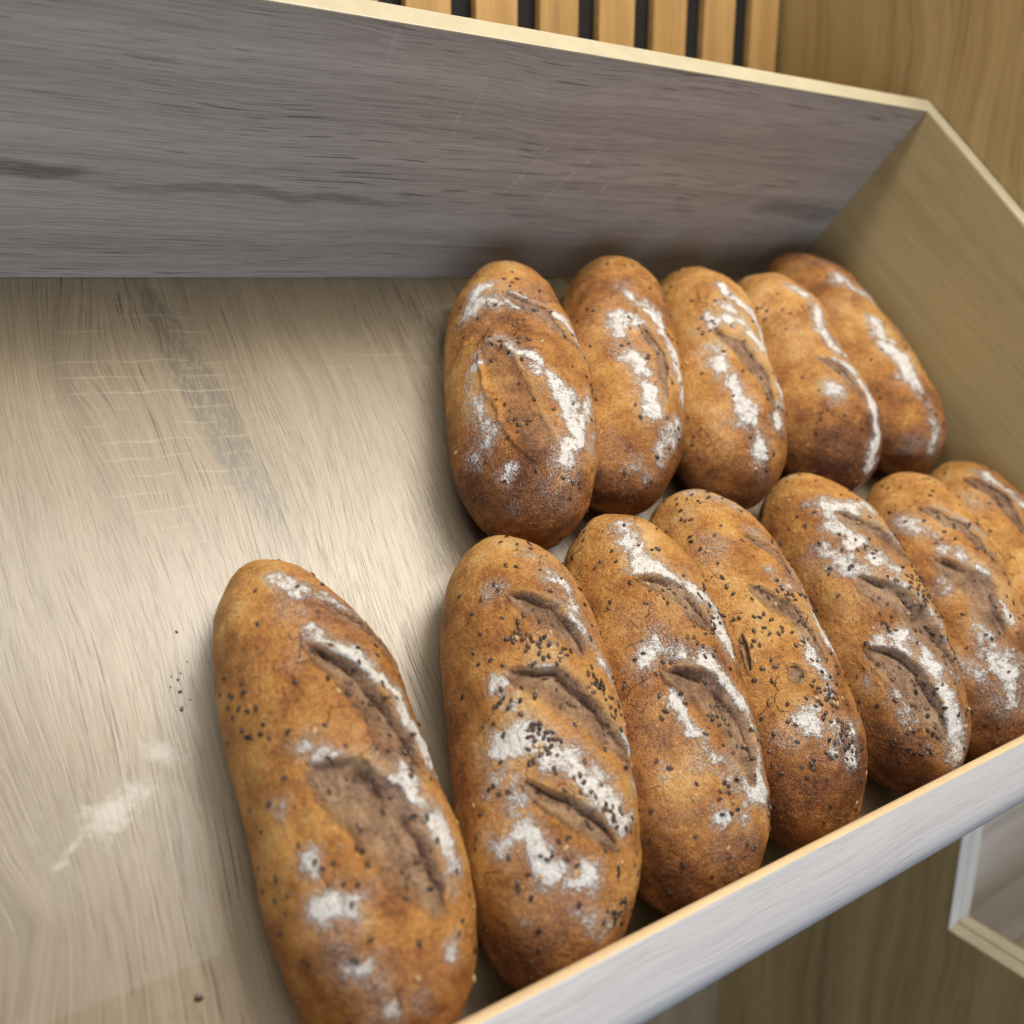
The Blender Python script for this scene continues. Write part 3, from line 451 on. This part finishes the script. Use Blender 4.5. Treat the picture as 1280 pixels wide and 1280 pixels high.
def make_loaf(key, spec, label, idx, nt=300, nv=250):
    x, y, rot, L, W, H, roll, ptop, pbot, bend = spec['q']; rs = np.random.RandomState(100 + idx)
    mw = T0 @ Matrix.Translation((x, y, abs(math.sin(roll)) * W * .3)) @ Matrix.Rotation(rot, 4, 'Z') @ Matrix.Rotation(roll, 4, 'Y')
    root = empty('bread_loaf', mw); tag(root, label, 'bread', 'seeded wholegrain loaves lying in the tray')
    t = np.sin(np.linspace(-1, 1, nt + 2)[1:-1] * math.pi / 2); nl = nv // 4; nu = nv - nl
    th = np.concatenate([np.linspace(0, math.pi, nu, endpoint=False), np.linspace(math.pi, 2 * math.pi, nl, endpoint=False)])
    T, TH = np.meshgrid(t, th, indexing='ij'); T = T.ravel(); TH = TH.ravel()
    pw = np.where(T > 0, ptop, pbot)
    e = np.clip(1 - np.abs(T) ** pw, 0, 1) ** .5
    c, s = np.cos(TH), np.sin(TH); zc = .36 * H
    X = W / 2 * e * np.sign(c) * np.abs(c) ** .9 + bend * (1 - 2 * T * T)
    Z = zc + np.where(s > 0, (H - zc) * e * np.abs(s) ** .95, -zc * e * np.abs(s) ** .6)
    V = np.stack([X, T * L / 2, Z], 1)
    V = np.concatenate([V, [[-bend, -L / 2, zc], [-bend, L / 2, zc]]])
    i0 = (np.arange(nt - 1)[:, None] * nv + np.arange(nv)[None]).ravel(); j = (np.arange(nt - 1)[:, None] * nv + (np.arange(nv)[None] + 1) % nv).ravel()
    Fq = np.stack([i0, i0 + nv, j + nv, j], 1)
    k = np.arange(nv); k1 = (k + 1) % nv; a = np.full(nv, nt * nv); b_ = np.full(nv, nt * nv + 1); o = (nt - 1) * nv
    Fq = np.concatenate([Fq, np.stack([a, k, k1, k1], 1), np.stack([b_, o + k1, o + k, o + k], 1)])
    N = normals(V, Fq)
    if (N[:, 2] * (V[:, 2] - zc)).sum() < 0: Fq = Fq[:, ::-1].copy(); Fq = np.where((Fq[:, :1] == Fq[:, 1:2]), np.roll(Fq, -1, 1), Fq); N = normals(V, Fq)
    P = V.copy()                                    # undisturbed surface, on which the features were measured
    upw = smooth(P[:, 2], .1 * H, .45 * H)
    d = (vnoise(P, 16, idx) - .5) * .007 + (vnoise(P, 38, idx + 7) - .5) * .0040 + (vnoise(P, 95, idx + 9) - .5) * .0011
    d += (vnoise(P, 240, idx + 5) - .5) * .0005
    # rim crease just above the base, where the loaf met the baking sheet
    zr = P[:, 2] - (.27 + .10 * (vnoise(P, 22, idx + 8) - .5)) * H; rimn = smooth(vnoise(P, 18, idx + 3), .35, .65)
    d += (.0012 * np.exp(-((zr - .004) / .003) ** 2) - .0022 * np.exp(-(zr / .0028) ** 2)) * rimn
    raised = .8 * np.exp(-((zr - .003) / .0032) ** 2) * rimn * smooth(vnoise(P, 60, idx + 18), .3, .6); inner = np.zeros(len(V)); sid = np.full(len(V), -1); tang = np.zeros_like(V)
    smask = []; opened = np.zeros(len(V))
    for si, (pts, hw, dep, kind) in enumerate(spec['sl']):
        pts = np.array(pts, float) / 1e4; hw = hw / 1e3; dep = dep / 1e3 * (.9 if kind == 2 else 1.05)
        pts = np.concatenate([[pts[0] + (pts[0] - pts[-1]) * .10], pts, [pts[-1] + (pts[-1] - pts[0]) * .10]]) if kind != 2 and len(pts) > 1 else pts
        r, fr, near, tan = to_line(P, pts)
        side = np.cross(N, tan); side /= np.maximum(np.linalg.norm(side, axis=1)[:, None], 1e-9)
        q = ((P - near) * side).sum(1)
        q = np.where(np.abs(q) < r * .2, r * np.sign(q + 1e-9), q)
        q = -q if ((side[r < hw][:, 0].mean() if (r < hw).any() else 1) < 0) else q       # + is towards the loaf's right
        wob = 1 + .45 * (vnoise(P, 50, idx * 5 + si) - .5) + .16 * (vnoise(P, 220, idx * 5 + si + 2) - .5)
        hw = hw * (1.0 if kind == 2 else 1.65)
        taper = np.clip(4 * fr * (1 - fr), 0, 1) ** (.55 if kind == 2 else .75); hwv = hw * np.maximum(taper, .02) * wob
        endd = ((fr <= 0) | (fr >= 1)) & (r > .0008)
        u = np.where(endd, 9.0, q / hwv); ir = np.abs(u)
        ins = (ir < 1)
        fade = smooth(fr, 0, .12) * smooth(1 - fr, 0, .12)
        if kind == 2:   # wide, shallow, softly domed scar with a low rim
            d += np.where(ins, -dep * .55 * (1 - ir ** 4), 0) + np.where(ir < 3, dep * .9 * np.exp(-((ir - 1.06) / .16) ** 2) * fade, 0)
        else:
            fmod = .45 + 1.0 * vnoise(np.stack([fr * 4, fr * 0 + si, fr * 0 + idx], 1), 1, 5)
            prof = np.where(u > .7, smooth(1 - u, 0, .22), smooth(1 + u, 0, 1.75)) * fmod
            crev = np.exp(-((u - .62 + .25 * (vnoise(P, 90, idx + si) - .5)) / .12) ** 2) * smooth(vnoise(P, 75, idx + si + 4), .22, .50)
            d += np.where(ins, -dep * .42 * prof * fade - dep * .80 * crev * fade, 0)
            lay = (vnoise(np.stack([u * 2.6 + .6 * fr, fr * 2.2, fr * 0 + si + idx], 1), 1, 15) - .5) * .0036
            d += np.where(ins, lay * smooth(1 - ir, 0, .35), 0)
            ear = np.where(u > 1, np.exp(-(u - 1) / .55), smooth(u, .86, 1)) * dep * .50 + np.where(u < 0, np.exp(-((u + 1.2) / .3) ** 2), 0) * dep * .16
            d += np.where(ir < 4, ear * fade, 0)
            fib = (vnoise(P * np.array([1, .5, 1]), 330, idx + si) - .5) * .0013 + (vnoise(P, 120, idx + si) - .5) * .0014
            d += np.where(ins, fib * smooth(1 - ir, 0, .3), 0)
        raised = np.maximum(raised, np.where((u > .95) & (u < 1.7), smooth(1.7 - u, 0, .5) * fade, 0))
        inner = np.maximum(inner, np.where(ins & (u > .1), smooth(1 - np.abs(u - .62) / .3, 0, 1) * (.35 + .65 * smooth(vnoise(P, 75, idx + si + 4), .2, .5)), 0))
        sid[ins & (taper > .12)] = si
        opened = np.where(ins, np.maximum(opened, (.30 if kind == 2 else 1.0) * smooth(1 + u, .05, .75) * smooth(1 - u, .0, .12) * smooth(taper, .1, .4)), opened)
        smask.append(ins)
    flour = np.zeros(len(V))
    W1 = np.stack([vnoise(P, 70, idx * 3 + k_) - .5 for k_ in (60, 61, 62)], 1) * .011 + np.stack([vnoise(P, 210, idx * 3 + k_) - .5 for k_ in (70, 71, 72)], 1) * .006
    for pts, hw, den in spec['fl']:
        pts = np.array(pts, float) / 1e4; r, fr, _, _ = to_line(P + W1, pts); hw = hw / 1e3
        flour = np.maximum(flour, den * (1 - smooth(r, 0, hw * 1.5 + .010)))
    flour *= .50 + .74 * smooth(vnoise(P, 60, idx + 51) * .6 + vnoise(P, 140, idx + 52) * .4, .25, .62)
    flour = np.minimum(flour, 1); flour = np.maximum(flour, .22 * smooth(vnoise(P, 28, idx + 44), .5, .8) * smooth(P[:, 2], .45 * H, .9 * H))
    flour = flour * (1 - .75 * smooth(opened, .3, .9))
    d += flour * .0005 * (vnoise(P, 400, idx + 31))
    V = P + N * (d * np.maximum(upw, .25))[:, None]
    V[:, 2] = np.maximum(V[:, 2], -.0005)
    bake_shade =   .5 + .27 * (vnoise(P, 12, idx + 20) - .5) + .10 * spec.get('dark', 0) + .22 * smooth(-P[:, 1], .15 * L, .5 * L) + .10 * smooth(.35 * H - P[:, 2], 0, .3 * H) - .08 * smooth(P[:, 1], .3 * L, .5 * L)  # random baking tone, with shade of front ends and lower flanks painted in
    N2 = normals(V, Fq)
    attrs = dict(flour=flour, opened=opened, raised=raised, inner=inner, bake_shade=bake_shade, tone=np.full(len(V), (idx * .37) % 1.0))
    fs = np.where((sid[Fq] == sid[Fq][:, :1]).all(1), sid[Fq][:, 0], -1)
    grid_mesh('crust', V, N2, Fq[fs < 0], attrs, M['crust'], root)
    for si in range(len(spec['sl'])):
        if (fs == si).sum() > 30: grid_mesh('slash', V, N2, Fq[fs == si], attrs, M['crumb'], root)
    # seeds
    pos = []; top = P[:, 2] > .3 * H
    cand = np.where(top)[0]
    wgt = smooth(P[cand, 2], .25 * H, .8 * H) + .35; wgt = wgt * np.maximum(1e-4, np.linalg.norm(np.cross(V[Fq[0, 1]] - V[Fq[0, 0]], V[Fq[0, 3]] - V[Fq[0, 0]])) * 0 + np.clip(e.mean(), .1, 1)) * np.clip(np.sqrt(np.clip(1 - (P[cand, 1] / (L / 2)) ** 2, .01, 1)), .05, 1)
    ii = list(rs.choice(cand, int(spec['n'] * 2.8), p=wgt / wgt.sum(), replace=False))
    for cpt, rad, cnt in spec['sd']:
        cpt = np.array(cpt, float) / 1e4; rr = np.linalg.norm(P - cpt, axis=1); w = np.exp(-(rr / (rad / 1e3 * .8)) ** 2) * top
        w[rr > rad / 1e3 * 1.9] = 0; w += 1e-12
        ii += list(rs.choice(len(P), int(cnt * 1.25), p=w / w.sum(), replace=False))
    vs = []; fcs = []; mi = []; kept = []
    for q in ii:
        p = V[q]; nrm = N2[q]
        if any(np.sum((p - o_) ** 2) < .0024 ** 2 for o_ in kept): continue
        kept.append(p); tn = rs.randn(3); tn -= nrm * tn.dot(nrm); tn += nrm * rs.uniform(-.25, .35) * np.linalg.norm(tn); tn /= np.linalg.norm(tn)
        sx = np.cross(tn, nrm); sx /= np.linalg.norm(sx); nz = np.cross(sx, tn); ln = rs.uniform(.0033, .0046)
        R3 = np.stack([sx, tn, nz], 1); o0 = len(vs) * 1
        pv = (SV * ln) @ R3.T + p + nrm * ln * rs.uniform(-.02, .14)
        fcs += [tuple(o0 + z for z in f) for f in SF]; vs += pv.tolist(); mi += [1 if rs.rand() < .07 else 0] * len(SF)
    me = bpy.data.meshes.new('seeds'); me.from_pydata(vs, [], fcs); me.materials.append(M['seed']); me.materials.append(M['paleseed'])
    me.polygons.foreach_set('material_index', mi); me.polygons.foreach_set('use_smooth', [True] * len(mi)); me.update()
    so = bpy.data.objects.new('seeds', me); C.objects.link(so); so.parent = root; so['kind'] = 'stuff'
    return root

LABELS = {
 'B0': 'large loaf lying apart on the left, beside the empty part of the tray',
 'F1': 'front row loaf with three cuts and broad flour patches, leftmost of its row',
 'F2': 'front row loaf with two deep cuts, second of the front row',
 'F3': 'front row loaf with cracked crust and seeds down its right flank',
 'F4': 'front row loaf with long grey cuts and thick flour stripes, fourth of the front row',
 'F5': 'front row loaf with blobs of white flour, just above the right end of the rail',
 'F6': 'loaf cut off by the right edge of the photo, last of the front row',
 'R1': 'back row loaf with one wide oval cut, leftmost of the back row',
 'R2': 'narrow back row loaf with a long white flour streak, second of the back row',
 'R3': 'middle loaf of the back row with two flour streaks around its cut',
 'R4': 'back row loaf with pale plain crust, fourth from the left',
 'R5': 'farthest loaf, in the back corner against the right side panel',
}
for idx, key in enumerate(['F1', 'F2', 'B0', 'F3', 'F4', 'R1', 'R2', 'R3', 'R4', 'F5', 'R5', 'F6']):
    far = key in ('R4', 'R5', 'F6', 'F5', 'R3')
    make_loaf(key, FEAT[key], LABELS[key], idx, 230 if far else 330, 190 if far else 270)

# ------------------------------------------------------------------ crumbs fallen on the board
rs = np.random.RandomState(5)
for i, (cx, cy, r) in enumerate([(.0915, -.3157, .0007), (.0911, -.3232, .0010), (.0897, -.3335, .0012), (.0940, -.3120, .0005), (.0885, -.3130, .0005),
                                 (.0952, -.3290, .0005), (.0975, -.2860, .0008), (.0644, -.4797, .0019), (.0990, -.3060, .0005), (.0868, -.3190, .0005)]):
    me = bpy.data.meshes.new('crumb'); v = SV * np.array([r * 2.6, r * 2.2, r * 2.4]) * (1 + .25 * rs.rand(len(SV), 1)); me.from_pydata(v.tolist(), [], SF)
    me.materials.append(M['seed']); o = bpy.data.objects.new('crumb', me); C.objects.link(o)
    o.matrix_world = T0 @ Matrix.Translation((cx, cy, r * .55)) @ Matrix.Rotation(rs.rand() * 6, 4, 'Z')
    if i == 7: tag(o, 'single dark seed lying on the board at the lower left', 'seed')
    elif i == 6: tag(o, 'dark crumb on the glossy board above the left loaf', 'crumb')
    else: tag(o, 'tiny dark crumb on the board left of the separate loaf', 'crumb', 'crumbs scattered on the board')
